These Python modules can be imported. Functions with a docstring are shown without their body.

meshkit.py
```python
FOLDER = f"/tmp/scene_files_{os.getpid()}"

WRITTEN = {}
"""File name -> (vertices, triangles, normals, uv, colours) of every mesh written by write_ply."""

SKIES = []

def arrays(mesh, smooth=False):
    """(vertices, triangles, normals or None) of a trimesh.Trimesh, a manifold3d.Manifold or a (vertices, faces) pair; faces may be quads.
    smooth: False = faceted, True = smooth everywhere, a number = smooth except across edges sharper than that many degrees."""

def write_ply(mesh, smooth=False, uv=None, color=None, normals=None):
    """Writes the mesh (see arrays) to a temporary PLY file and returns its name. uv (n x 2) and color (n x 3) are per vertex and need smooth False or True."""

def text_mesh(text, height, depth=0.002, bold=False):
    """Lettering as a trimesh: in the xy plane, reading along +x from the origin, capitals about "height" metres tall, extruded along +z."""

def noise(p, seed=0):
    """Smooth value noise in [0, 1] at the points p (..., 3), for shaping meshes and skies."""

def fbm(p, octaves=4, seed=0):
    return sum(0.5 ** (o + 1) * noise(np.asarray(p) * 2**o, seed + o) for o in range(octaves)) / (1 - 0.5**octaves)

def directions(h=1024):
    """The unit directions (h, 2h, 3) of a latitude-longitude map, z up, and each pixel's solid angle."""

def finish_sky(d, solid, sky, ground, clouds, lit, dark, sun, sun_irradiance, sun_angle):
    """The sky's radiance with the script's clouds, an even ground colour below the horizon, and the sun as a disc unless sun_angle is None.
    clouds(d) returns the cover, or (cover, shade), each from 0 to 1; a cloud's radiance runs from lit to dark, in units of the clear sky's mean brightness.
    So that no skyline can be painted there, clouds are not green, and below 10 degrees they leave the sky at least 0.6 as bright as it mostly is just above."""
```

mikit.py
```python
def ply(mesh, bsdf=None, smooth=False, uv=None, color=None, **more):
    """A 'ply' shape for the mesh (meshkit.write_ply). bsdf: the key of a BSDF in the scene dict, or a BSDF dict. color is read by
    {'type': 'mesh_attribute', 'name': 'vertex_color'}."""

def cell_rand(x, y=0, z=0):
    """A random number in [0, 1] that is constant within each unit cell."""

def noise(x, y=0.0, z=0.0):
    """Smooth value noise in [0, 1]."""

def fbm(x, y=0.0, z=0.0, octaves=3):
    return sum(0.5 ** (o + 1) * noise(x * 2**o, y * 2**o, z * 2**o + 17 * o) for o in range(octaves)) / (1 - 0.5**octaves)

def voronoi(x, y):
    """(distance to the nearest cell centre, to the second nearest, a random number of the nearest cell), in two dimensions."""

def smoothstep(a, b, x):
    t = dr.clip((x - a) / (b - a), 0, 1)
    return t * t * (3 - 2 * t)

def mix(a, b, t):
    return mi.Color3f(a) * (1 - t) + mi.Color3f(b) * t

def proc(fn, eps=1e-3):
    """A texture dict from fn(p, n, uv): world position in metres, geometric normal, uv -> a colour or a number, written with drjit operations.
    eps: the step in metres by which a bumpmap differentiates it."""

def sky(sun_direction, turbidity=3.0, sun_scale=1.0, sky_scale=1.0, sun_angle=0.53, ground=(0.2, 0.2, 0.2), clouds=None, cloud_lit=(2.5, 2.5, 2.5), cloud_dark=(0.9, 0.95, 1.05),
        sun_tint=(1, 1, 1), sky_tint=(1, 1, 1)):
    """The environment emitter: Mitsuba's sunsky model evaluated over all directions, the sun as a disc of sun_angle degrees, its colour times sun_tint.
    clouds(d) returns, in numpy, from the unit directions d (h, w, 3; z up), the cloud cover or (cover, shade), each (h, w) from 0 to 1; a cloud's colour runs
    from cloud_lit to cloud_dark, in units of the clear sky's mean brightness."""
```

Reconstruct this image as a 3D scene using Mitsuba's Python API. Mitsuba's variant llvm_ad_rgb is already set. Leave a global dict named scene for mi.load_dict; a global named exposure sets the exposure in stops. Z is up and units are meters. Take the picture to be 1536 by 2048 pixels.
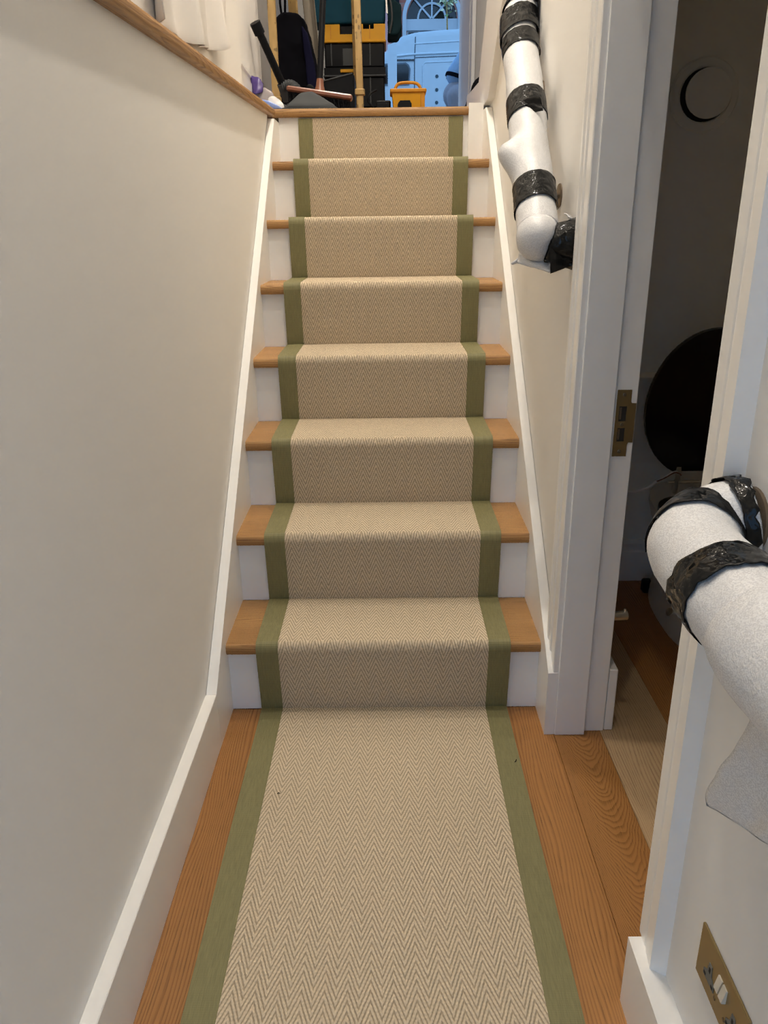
import math, random
import numpy as np
import trimesh, manifold3d, mitsuba as mi, drjit as dr
import mikit, meshkit
from mikit import noise, fbm, smoothstep, mix, cell_rand
from shapely.geometry import Polygon, Point, box as sbox

random.seed(4); np.random.seed(4)
scene, labels = {}, {}
T = mi.ScalarTransform4f

# ---------------------------------------------------------------- camera, sky, lamps, exposure
EYE = np.array([0.02288, -1.85807, 1.28907])
FWD = np.array([-0.007917, 0.936688, -0.350075])
UPV = np.array([0.010467, 0.350145, 0.936637])
FOCAL = 1538.8
scene['camera'] = {'type': 'perspective', 'fov': math.degrees(2 * math.atan(768 / FOCAL)), 'fov_axis': 'x', 'near_clip': 0.02, 'far_clip': 500.0,
                   'to_world': T().look_at(origin=EYE.tolist(), target=(EYE + FWD).tolist(), up=UPV.tolist())}
exposure = 0.55
scene['sky'] = mikit.sky((0.3, 0.5, 0.8), turbidity=5.0, sun_scale=0.0, sky_scale=6.0, sky_tint=(0.46, 0.88, 1.34), ground=(0.25, 0.25, 0.25),
                         clouds=lambda d: (0.75 * np.ones(d.shape[:2]), 0.3 + 0.3 * meshkit.fbm(d * 3.0, 3)), cloud_lit=(0.72, 1.24, 1.84), cloud_dark=(0.58, 1.0, 1.52))
LAMP = np.array([1.0, 0.905, 0.785])
# position (x, y, ceiling z), strength of every recessed downlight
DOWNLIGHTS = [((0.0, -0.05, 4.15), 1250.0, 'above the foot of the stairs'), ((0.02, 0.62, 4.15), 1150.0, 'above the middle of the stairs'), ((0.0, -1.15, 4.15), 560.0, 'above the hall floor'), ((-0.05, 2.3, 4.15), 700.0, 'above the landing')]

# ---------------------------------------------------------------- helpers
def numbered(key):
    if key not in labels and key not in scene and not any(k.startswith(key + '__') for k in scene):
        return key
    i = 1
    while True:
        k = f'{key}_{i:03d}'
        if k not in labels and k not in scene and not any(q.startswith(k + '__') for q in scene):
            return k
        i += 1

def thing(name, label, cat, group=None):
    key = numbered(name)
    labels[key] = {'label': label, 'category': cat}
    if group: labels[key]['group'] = group
    return key

def put(name, mesh, mat, parent=None, smooth=False, uv=None, label=None, kind=None, **more):
    key = numbered((parent + '__' if parent else '') + name)
    scene[key] = mikit.ply(mesh, mat, smooth=smooth, uv=uv, **more)
    d = {}
    if label: d['label'] = label
    if kind: d['kind'] = kind
    if d: labels[key] = d
    return key

def whole(name, mesh, mat, label, cat, group=None, **k):
    key = put(name, mesh, mat, **k)
    labels[key] = {'label': label, 'category': cat}
    if group: labels[key]['group'] = group
    return key

def struct(name, mesh, mat, label=None, **k):
    return put(name, mesh, mat, kind='structure', label=label, **k)

def fix(m):
    if m.volume < 0: m.invert()
    return m

def box(x0, x1, y0, y1, z0, z1, c=0.0):
    if c <= 0:
        m = trimesh.creation.box(extents=[x1 - x0, y1 - y0, z1 - z0])
        m.apply_translation([(x0 + x1) / 2, (y0 + y1) / 2, (z0 + z1) / 2]); return m
    p = []
    for sx in (0, 1):
        for sy in (0, 1):
            for sz in (0, 1):
                b = np.array([x1 if sx else x0, y1 if sy else y0, z1 if sz else z0]); d = np.array([-1 if sx else 1, -1 if sy else 1, -1 if sz else 1]) * c
                for a in range(3):
                    q = d.copy(); q[a] = 0; p.append(b + q)
    return trimesh.convex.convex_hull(np.array(p))

def prism(pts, axis, a, b, holes=()):
    """pts in the two other axes (x: yz, y: xz, z: xy), extruded from a to b."""
    g = pts if hasattr(pts, 'exterior') else Polygon(pts, holes)
    m = trimesh.creation.extrude_polygon(g, b - a, engine='earcut')
    v = m.vertices.copy(); u, w, h = v[:, 0], v[:, 1], v[:, 2] + a
    m.vertices = {'x': np.stack([h, u, w], 1), 'y': np.stack([u, h, w], 1), 'z': np.stack([u, w, h], 1)}[axis]
    m.fix_normals()
    return fix(m)

def join(*ms): return trimesh.util.concatenate([m for m in ms])

def unit(v): v = np.asarray(v, float); return v / np.linalg.norm(v)

def spline(P, n, closed=False):
    P = np.asarray(P, float); k = len(P)
    Q = np.vstack([2 * P[0] - P[1], P, 2 * P[-1] - P[-2]])
    ts = np.linspace(0, k - 1, n); out = []
    for t in ts:
        i = min(int(t), k - 2); f = t - i
        a, b, c, d = Q[i:i + 4]
        out.append(0.5 * (2 * b + (c - a) * f + (2 * a - 5 * b + 4 * c - d) * f * f + (3 * b - a - 3 * c + d) * f ** 3))
    return np.array(out)

def frames(path):
    t = np.gradient(path, axis=0); t /= np.linalg.norm(t, axis=1, keepdims=True)
    n = np.cross(t[0], [0, 0, 1.0]) if abs(t[0][2]) < .9 else np.cross(t[0], [1.0, 0, 0]); n = unit(n)
    N = []
    for i in range(len(path)):
        n = unit(n - t[i] * (n @ t[i])); N.append(n)
    N = np.array(N); return t, N, np.cross(t, N)

def tube(path, r, sides=16, caps=True, uvs=False):
    """r: number, array per point, or function (i array, theta array) -> radii."""
    path = np.asarray(path, float); n = len(path)
    t, N, B = frames(path); th = np.arange(sides) * 2 * math.pi / sides
    R = r(np.arange(n)[:, None], th[None, :]) if callable(r) else np.broadcast_to(np.asarray(r, float).reshape(-1, 1) if np.ndim(r) else r, (n, sides))
    v = path[:, None] + R[..., None] * (np.cos(th)[None, :, None] * N[:, None] + np.sin(th)[None, :, None] * B[:, None])
    i, j = np.meshgrid(np.arange(n - 1), np.arange(sides), indexing='ij')
    q = np.stack([i * sides + j, i * sides + (j + 1) % sides, (i + 1) * sides + (j + 1) % sides, (i + 1) * sides + j], -1).reshape(-1, 4)
    f = np.vstack([q[:, [0, 1, 2]], q[:, [0, 2, 3]]]); V = v.reshape(-1, 3)
    if caps:
        a = len(V); V = np.vstack([V, path[0], path[-1]]); j = np.arange(sides); jn = (j + 1) % sides; e = (n - 1) * sides
        f = np.vstack([f, np.stack([jn, j, j * 0 + a], 1), np.stack([e + j, e + jn, j * 0 + a + 1], 1)])
    return fix(trimesh.Trimesh(V, f, process=False))

def cyl(p0, p1, r, sides=20, r1=None):
    return tube(np.array([p0, p1], float), [r, r if r1 is None else r1], sides)

def lathe(profile, sides=32, origin=(0, 0, 0), axis=(0, 0, 1)):
    p = np.asarray(profile, float)
    m = trimesh.creation.revolve(p, sections=sides)
    m.apply_transform(trimesh.geometry.align_vectors([0, 0, 1], unit(axis))); m.apply_translation(origin)
    return fix(m)

def sheet(grid, thick):
    """A curved sheet with thickness from a grid (n, m, 3)."""
    n, m, _ = grid.shape
    du = np.gradient(grid, axis=0); dv = np.gradient(grid, axis=1)
    N = np.cross(du, dv); N /= np.linalg.norm(N, axis=2, keepdims=True) + 1e-12
    a, b = (grid + N * thick / 2).reshape(-1, 3), (grid - N * thick / 2).reshape(-1, 3)
    i, j = np.meshgrid(np.arange(n - 1), np.arange(m - 1), indexing='ij')
    q = np.stack([i * m + j, (i + 1) * m + j, (i + 1) * m + j + 1, i * m + j + 1], -1).reshape(-1, 4)
    rim = [(k, 0) for k in range(n)] + [(n - 1, k) for k in range(1, m)] + [(k, m - 1) for k in range(n - 2, -1, -1)] + [(0, k) for k in range(m - 2, 0, -1)]
    rim = np.array([x * m + y for x, y in rim]); nx = np.roll(rim, -1); K = n * m
    side = np.stack([rim, rim + K, nx + K, nx], 1)
    Q = np.vstack([q, q[:, ::-1] + K, side])
    f = np.vstack([Q[:, [0, 1, 2]], Q[:, [0, 2, 3]]])
    t = trimesh.Trimesh(np.vstack([a, b]), f, process=False)
    return fix(t)

def hull_body(bones, refine=0.03, smooth=8):
    """Continuous body: bones are ((p, r), (q, r)) pairs."""
    def sph(p, r): return manifold3d.Manifold.sphere(r, 16).translate(list(map(float, p)))
    parts = [manifold3d.Manifold.batch_hull([sph(*a), sph(*b)]) for a, b in bones]
    m = manifold3d.Manifold.batch_boolean(parts, manifold3d.OpType.Add).refine_to_length(refine)
    d = m.to_mesh(); t = trimesh.Trimesh(d.vert_properties[:, :3], d.tri_verts, process=True)
    trimesh.smoothing.filter_taubin(t, iterations=smooth)
    return t

def wobble(m, amp, freq, seed=0):
    v = m.vertices.copy(); n = m.vertex_normals
    m.vertices = v + n * (amp * 2 * (meshkit.fbm(v * freq, 3, seed) - 0.5))[:, None]
    return m

# ---------------------------------------------------------------- materials
def mat(key, rgb, rough=0.5, metal=0.0, spec=0.5, **k):
    if not isinstance(rgb, dict): rgb = {'type': 'rgb', 'value': list(rgb)}
    scene[key] = {'type': 'twosided', 'b': {'type': 'principled', 'base_color': rgb, 'roughness': rough, 'metallic': metal, 'specular': spec, **k}}
    return key

def bumped(key, rgb, fn, scale, rough=0.5, metal=0.0, spec=0.5, eps=1e-3, **k):
    if not isinstance(rgb, dict): rgb = {'type': 'rgb', 'value': list(rgb)}
    scene[key] = {'type': 'twosided', 'b': {'type': 'bumpmap', 'arbitrary': mikit.proc(fn, eps=eps), 'scale': scale,
                  'bsdf': {'type': 'principled', 'base_color': rgb, 'roughness': rough, 'metallic': metal, 'specular': spec, **k}}}
    return key

WALL = mat('mat_wall', (0.72, 0.703, 0.668), 0.75, spec=0.25)
TRIM = mat('mat_trim', (0.80, 0.785, 0.75), 0.32, spec=0.45)
CEIL = mat('mat_ceiling', (0.80, 0.79, 0.76), 0.8)
WCWALL = mat('mat_wc_wall', (0.80, 0.79, 0.72), 0.7, spec=0.2)

TONES = [.82, .78, .84, .80, .86, .76, .96, .82, .80, .86, .82, .78, .82, .80, .92, 1.0, .96, 1.02, .94, 1.0, .97, .95, .86, .84]
def wood_fn(p, n, uv):
    u, v = uv.x, uv.y
    idn = dr.floor(u / 10 + 0.5); a = u - 10 * idn
    tone = dr.gather(mi.Float, mi.Float(TONES), mi.UInt32(dr.clip(idn, 0, len(TONES) - 1)))
    pale = dr.select(dr.abs(idn - 6) < .5, 1.0, 0.0)
    off = cell_rand(idn, 5) * 20
    wig = fbm(a * 9 + off, v * 1.3 + off, 1.0, 3)
    straight = a * 150 + 9.0 * wig + 1.6 * noise(a * 40 + off, v * 5 + off)
    ac = a - 0.012 - 0.012 * (noise(v * 1.7 + off, 3.0) - 0.5)
    cath = (v * 0.9 - 40 * ac * ac) * 52 + 3.2 * fbm(a * 14 + off, v * 5, 2.0, 3) + 0.8 * noise(a * 70, v * 30 + off)
    ring = dr.select(dr.abs(idn - 5) < .5, cath, straight)
    f = ring - dr.floor(ring)
    late = smoothstep(0.35, 0.85, f) * (1 - smoothstep(0.9, 1.0, f))
    pores = smoothstep(0.55, 0.85, noise(a * 900 + off, v * 26 + off)) * (0.35 + 0.65 * late)
    broad = noise(a * 14 + off, v * 0.9 + off)
    light = mix((0.41, 0.226, 0.084), (0.45, 0.315, 0.185), pale)
    dark = mix((0.235, 0.112, 0.038), (0.31, 0.20, 0.105), pale)
    c = light * (1 - 0.58 * late - 0.35 * broad) + dark * (0.58 * late + 0.35 * broad)
    floor_hue = mix((1, 1, 1), (1.04, 0.885, 0.72), dr.select((idn < 12.5) & (pale < .5), 1.0, 0.0))
    return c * floor_hue * (1 - 0.28 * pores) * tone
OAK = mat('mat_oak', mikit.proc(wood_fn), 0.42, spec=0.35)

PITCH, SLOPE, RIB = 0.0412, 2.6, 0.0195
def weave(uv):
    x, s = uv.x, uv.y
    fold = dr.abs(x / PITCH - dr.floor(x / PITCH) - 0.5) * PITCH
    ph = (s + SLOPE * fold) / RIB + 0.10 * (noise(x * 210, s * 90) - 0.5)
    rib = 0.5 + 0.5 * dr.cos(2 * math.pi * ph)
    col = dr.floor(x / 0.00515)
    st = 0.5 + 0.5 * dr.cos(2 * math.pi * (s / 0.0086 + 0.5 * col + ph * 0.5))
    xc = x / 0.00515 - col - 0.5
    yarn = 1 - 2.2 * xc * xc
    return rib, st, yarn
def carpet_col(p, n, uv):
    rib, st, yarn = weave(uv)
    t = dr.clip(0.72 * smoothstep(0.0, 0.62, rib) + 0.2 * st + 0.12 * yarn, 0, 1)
    c = mix((0.365, 0.28, 0.185), (0.735, 0.615, 0.445), t)  # grooves browner by rib height: backing yarn plus occlusion painted into the colour
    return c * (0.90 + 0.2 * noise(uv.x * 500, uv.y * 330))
def carpet_h(p, n, uv):
    rib, st, yarn = weave(uv)
    return dr.sqrt(rib + 0.02) * (0.72 + 0.28 * st) * (0.8 + 0.2 * yarn)
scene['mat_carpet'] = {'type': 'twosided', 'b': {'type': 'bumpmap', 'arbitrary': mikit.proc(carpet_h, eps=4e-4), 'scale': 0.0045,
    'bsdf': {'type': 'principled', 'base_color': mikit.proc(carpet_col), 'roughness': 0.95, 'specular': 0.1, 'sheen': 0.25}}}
def border_col(p, n, uv):
    r = 0.5 + 0.5 * dr.cos(2 * math.pi * uv.y / 0.0032)
    return mix((0.165, 0.152, 0.070), (0.195, 0.181, 0.087), r) * (0.88 + 0.24 * noise(uv.x * 900, uv.y * 60))
def border_h(p, n, uv): return 0.5 + 0.5 * dr.cos(2 * math.pi * uv.y / 0.0032)
scene['mat_border'] = {'type': 'twosided', 'b': {'type': 'bumpmap', 'arbitrary': mikit.proc(border_h, eps=3e-4), 'scale': 0.00018,
    'bsdf': {'type': 'principled', 'base_color': mikit.proc(border_col), 'roughness': 0.55, 'specular': 0.25, 'sheen': 0.5}}}

def foam_h(p, n, uv): return fbm(p.x * 520, p.y * 520, p.z * 520, 2)
def foam_c(p, n, uv): return mix((0.53, 0.53, 0.535), (0.66, 0.66, 0.66), smoothstep(0.3, 0.7, noise(p.x * 850, p.y * 850, p.z * 850)))
scene['mat_foam'] = {'type': 'twosided', 'b': {'type': 'bumpmap', 'arbitrary': mikit.proc(foam_h, eps=6e-4), 'scale': 0.0007,
    'bsdf': {'type': 'principled', 'base_color': mikit.proc(foam_c), 'roughness': 0.38, 'specular': 0.5}}}
def tape_h(p, n, uv): return fbm(p.x * 55, p.y * 55, p.z * 55, 3)
bumped('mat_tape', (0.006, 0.0065, 0.007), tape_h, 0.0055, rough=0.09, spec=0.2)
mat('mat_brass', (0.32, 0.235, 0.11), 0.38, metal=0.9)
mat('mat_brass_dark', (0.16, 0.115, 0.06), 0.42, metal=0.85)
mat('mat_screw', (0.16, 0.13, 0.09), 0.4, metal=0.8)
mat('mat_void', (0.012, 0.011, 0.010), 0.8)
mat('mat_socket_insert', (0.10, 0.105, 0.10), 0.5)
mat('mat_cream_plastic', (0.62, 0.57, 0.47), 0.35)
mat('mat_black_gloss', (0.006, 0.006, 0.006), 0.18)
mat('mat_black_plastic', (0.005, 0.0055, 0.007), 0.45, spec=0.12)
mat('mat_grey_plastic', (0.050, 0.054, 0.057), 0.6, spec=0.2)
mat('mat_black_fabric', (0.004, 0.004, 0.006), 0.9, spec=0.05)
mat('mat_navy_fabric', (0.007, 0.007, 0.022), 0.9, spec=0.05)
mat('mat_ceramic', (0.62, 0.61, 0.58), 0.15)
mat('mat_chrome', (0.72, 0.70, 0.65), 0.32, metal=1.0)
mat('mat_bronze', (0.20, 0.155, 0.11), 0.35, metal=0.8)
mat('mat_teal', (0.004, 0.036, 0.060), 0.7, spec=0.12)
mat('mat_dark_teal', (0.006, 0.020, 0.026), 0.8, spec=0.1)
mat('mat_yellow', (0.52, 0.25, 0.008), 0.45, spec=0.25)
mat('mat_amber', (0.46, 0.20, 0.015), 0.45, spec=0.25)
def pole_c(p, n, uv): return mix((0.30, 0.185, 0.06), (0.44, 0.29, 0.11), noise(p.x * 60, p.y * 60, p.z * 14)) * (1 - 0.5 * smoothstep(0.72, 0.8, noise(p.x * 90, p.y * 90, p.z * 45)))
mat('mat_old_wood', mikit.proc(pole_c), 0.6)
mat('mat_broom', (0.20, 0.075, 0.04), 0.25)
mat('mat_grey_cloth', (0.20, 0.175, 0.14), 0.9)
mat('mat_purple', (0.06, 0.035, 0.17), 0.3)
mat('mat_blue_film', (0.25, 0.36, 0.72), 0.25)
mat('mat_white_film', (0.80, 0.79, 0.76), 0.3)
mat('mat_clear_film', (0.40, 0.36, 0.36), 0.25)
mat('mat_van', (0.48, 0.56, 0.62), 0.25, clearcoat=0.6)
mat('mat_van_seam', (0.10, 0.13, 0.16), 0.5)
mat('mat_glass_dark', (0.01, 0.013, 0.016), 0.06)
mat('mat_sign', (0.02, 0.05, 0.07), 0.5)
mat('mat_tyre', (0.02, 0.02, 0.02), 0.8)
def brick_c(p, n, uv):
    row = dr.floor(p.z / 0.075); xx = p.x / 0.225 + 0.5 * (row - 2 * dr.floor(row / 2)); fx = xx - dr.floor(xx); fz = p.z / 0.075 - row
    m = smoothstep(0.0, 0.05, fx) * smoothstep(1.0, 0.95, fx) * smoothstep(0.0, 0.14, fz) * smoothstep(1.0, 0.86, fz)
    return mix((0.34, 0.28, 0.25), mix((0.42, 0.13, 0.09), (0.58, 0.24, 0.18), cell_rand(dr.floor(xx), row)), m)
mat('mat_brick', mikit.proc(brick_c), 0.85)
mat('mat_white_paint', (0.44, 0.49, 0.54), 0.45)
mat('mat_asphalt', (0.12, 0.12, 0.12), 0.9)
mat('mat_room_dark', (0.10, 0.085, 0.07), 0.9)
mat('mat_leaf', (0.22, 0.36, 0.14), 0.5)
mat('mat_leaf_pale', (0.70, 0.74, 0.50), 0.5)
mat('mat_trousers', (0.24, 0.24, 0.28), 0.9)
mat('mat_shirt', (0.22, 0.34, 0.50), 0.9)
mat('mat_skin', (0.55, 0.36, 0.28), 0.6)
mat('mat_hair', (0.03, 0.022, 0.018), 0.7)
mat('mat_door', (0.76, 0.77, 0.79), 0.35)

# ---------------------------------------------------------------- dimensions of the stair
G, R, NS, TH = 0.25099, 0.21829, 0.0235, 0.0315
HW = 0.43                                    # half width between the strings
TOP = 8 * R                                  # landing level
FX = 0.4585                                  # wall faces
KX, KZ, KS = -0.165, 0.158, 0.862            # top line of the strings: z = KZ + KS * (y - KX)
def string_top(y): return KZ + KS * (y - KX)

# ---------------------------------------------------------------- floor of oak planks
edges = [-0.46, -0.285, -0.10, 0.085, 0.275, 0.456, 0.584, 0.775, 0.965, 1.155, 1.46]
ids = [3, 1, 2, 8, 4, 5, 6, 7, 9, 10]
struct('floor', box(-2.2, 2.2, -2.6, 0.86, -0.06, -0.0165), 'mat_void')
def plank(x0, x1, y0, y1, i):
    m = box(x0 + .0004, x1 - .0004, y0, y1, -0.0165, 0.0, 0.0012)
    v = m.vertices; put('plank', m, OAK, 'floor', uv=np.stack([v[:, 0] - (x0 + x1) / 2 + 10 * i, v[:, 1]], 1))
for k in range(len(ids)):
    x0, x1 = edges[k], edges[k + 1]
    far = 0.0 if x1 < 0.46 else 0.83
    ends = [-2.6, -1.85 + 0.2 * (k % 3), far]
    for e in range(2): plank(x0, x1, ends[e] + .0004, ends[e + 1] - .0004, ids[k] if e else ids[(k + 3) % 10])
for k, x in enumerate(np.arange(1.46, 2.1, 0.19)): plank(x, x + 0.19, -2.6, 0.83, 11 + k % 3)

# ---------------------------------------------------------------- walls
# left: half wall beside the stair with an oak capping, upper wall above it
CAP = lambda y: 1.709 + (y - 1.60) * 0.034    # underside of the capping
struct('wall_left', prism([(-2.6, 0), (1.62, 0), (1.62, CAP(1.62)), (-2.6, CAP(-2.6))], 'x', -FX - 0.12, -FX), WALL)
def cap_mesh(y0, y1, xin, xout):
    # profile in xz with a rounded nose, lofted along y
    prof = [(xin, 0.0), (xout - 0.010, 0.0), (xout - 0.003, 0.004), (xout, 0.012), (xout, 0.022), (xout - 0.004, 0.030), (xout - 0.011, 0.034), (xin, 0.034)]
    n = len(prof); v = []
    for y in (y0, y1): v += [(x, y, CAP(y) + z) for x, z in prof]
    f = []
    for i in range(n): j = (i + 1) % n; f += [(i, j, n + j), (i, n + j, n + i)]
    for i in range(1, n - 1): f += [(0, i, i + 1), (n, n + i + 1, n + i)]
    return fix(trimesh.Trimesh(np.array(v), f, process=False))
m = cap_mesh(-2.6, 1.708, -FX - 0.03, -FX + 0.022)
struct('trim_1', m, OAK, 'oak capping along the top of the left stair wall', uv=np.stack([m.vertices[:, 2] * 1.0 - m.vertices[:, 0] + 230, m.vertices[:, 1]], 1))
struct('wall_left_upper', box(-FX - 0.26, -FX - 0.022, -2.6, 1.20, 1.3, 4.2), WALL)
# right: wall beside the stair, the doorway of the cloakroom, wall by the camera
RX0, RX1 = FX, 0.592                          # the two faces of the wall
DY0, DY1 = -0.862, -0.115                     # doorway lining faces
struct('wall_right', prism([(-0.085, 0), (2.25, 0), (2.25, 1.75), (2.20, 1.90), (1.874, 2.155), (1.874, 4.2), (-0.085, 4.2)], 'x', RX0, RX1), WALL)
struct('wall_right_near', box(RX0, RX1, -2.6, DY0 - 0.03, 0, 4.2), WALL)
struct('wall_right_lintel', box(RX0, RX1, DY0 - 0.03, -0.085, 2.02, 4.2), WALL)
# cloakroom
struct('wall_cloakroom_back', box(0.592, 2.2, 0.93, 1.05, 0, 2.8), WCWALL)
struct('wall_cloakroom_boxing', box(0.592, 2.2, 0.832, 0.93, 0, 0.776, 0.002), WCWALL)
struct('wall_cloakroom_panel', box(0.592, 2.2, 0.826, 0.832, 0.466, 0.776), mat('mat_wc_panel', (0.76, 0.74, 0.67), 0.5))
struct('wall_cloakroom_right', box(2.1, 2.2, -2.6, 0.93, 0, 2.8), WCWALL)
struct('wall_cloakroom_front', box(0.592, 2.1, -1.9, -1.8, 0, 2.8), WCWALL)
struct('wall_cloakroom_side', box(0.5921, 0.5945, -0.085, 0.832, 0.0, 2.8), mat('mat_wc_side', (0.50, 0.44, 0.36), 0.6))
struct('ceiling_cloakroom', box(0.592, 2.2, -1.9, 1.05, 2.5, 2.6), CEIL)
m = prism([(0.832, 0.0), (0.812, 0.0), (0.812, 0.118), (0.817, 0.124), (0.817, 0.150), (0.826, 0.163), (0.832, 0.163)], 'x', 0.594, 2.1)
struct('baseboard_cloakroom', m, TRIM)
struct('baseboard_cloakroom_side', box(0.5945, 0.6175, -0.112, 0.8, 0, 0.188, 0.002), TRIM)
# ends and ceilings
struct('wall_back', prism(Polygon([(-2.2, 0), (2.2, 0), (2.2, 4.2), (-2.2, 4.2)], [[(-0.445, 0.12), (0.445, 0.12), (0.445, 2.6), (-0.445, 2.6)]]), 'y', -2.72, -2.6), WALL)
w = struct('window_1', prism(Polygon([(-0.445, 0.12), (0.445, 0.12), (0.445, 2.6), (-0.445, 2.6)], [[(-0.41, 0.155), (0.41, 0.155), (0.41, 1.34), (-0.41, 1.34)], [(-0.41, 1.375), (0.41, 1.375), (0.41, 2.565), (-0.41, 2.565)]]), 'y', -2.70, -2.64), TRIM)
struct('ceiling', box(-2.2, 2.2, -2.72, 5.3, 4.17, 4.3), CEIL)

# ---------------------------------------------------------------- skirtings and door lining
struct('baseboard_left', box(-FX, -HW, -2.6, KX, 0, KZ, 0.0015), TRIM)
# near right skirting, its end shows towards the doorway
m = prism([(0.42, 0.0), (0.452, 0.0), (0.459, 0.0), (0.459, 0.150), (0.4485, 0.150), (0.42, 0.150)], 'y', -2.6, -0.884)
struct('baseboard_right', m, TRIM)
# far architrave: moulded strip on the wall face
def arch_prof(s, y0, flip):
    # (depth off the wall, distance from the opening)
    p = [(0.0, 0.0), (0.014, 0.0), (0.016, 0.003), (0.016, 0.034), (0.012, 0.037), (0.012, 0.041), (0.018, 0.046), (0.018, 0.058), (0.013, 0.062), (0.020, 0.072), (0.020, 0.084), (0.016, 0.088), (0.0, 0.088)]
    return [(RX0 - d, y0 + flip * q) for d, q in p]
struct('trim_2', prism(arch_prof(0, -0.127, 1), 'z', 0.0, 2.02), TRIM, 'moulded white architrave on the stair side of the doorway')
p = [(0.4585, -0.958), (0.4585, -0.868), (0.4585 - 0.014, -0.868), (0.4585 - 0.0155, -0.8725), (0.4585 - 0.0165, -0.900), (0.4585 - 0.0155, -0.9045), (0.4585 - 0.0175, -0.911), (0.4585 - 0.0215, -0.944), (0.4585 - 0.0025, -0.9565)]
struct('trim_3', prism(p, 'z', 0.150, 2.02), TRIM, 'moulded white architrave on the near side of the doorway')
struct('trim_4', box(RX0 - 0.018, RX0, -0.98, -0.03, 2.02, 2.10, 0.003), TRIM)
dl = struct('door_1', box(RX0 - 0.001, 0.592, DY1, -0.085, 0, 2.02, 0.001), TRIM)
put('door_stop', box(0.4575, 0.5365, -0.132, DY1 + 0.002, 0, 2.0, 0.0012), TRIM, dl)
put('door_lining', box(RX0 - 0.001, 0.592, DY0 - 0.03, DY0, 0, 2.02, 0.001), TRIM, dl)
put('door_head', box(RX0 - 0.001, 0.592, DY0, DY1, 1.99, 2.02, 0.001), TRIM, dl)
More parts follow.
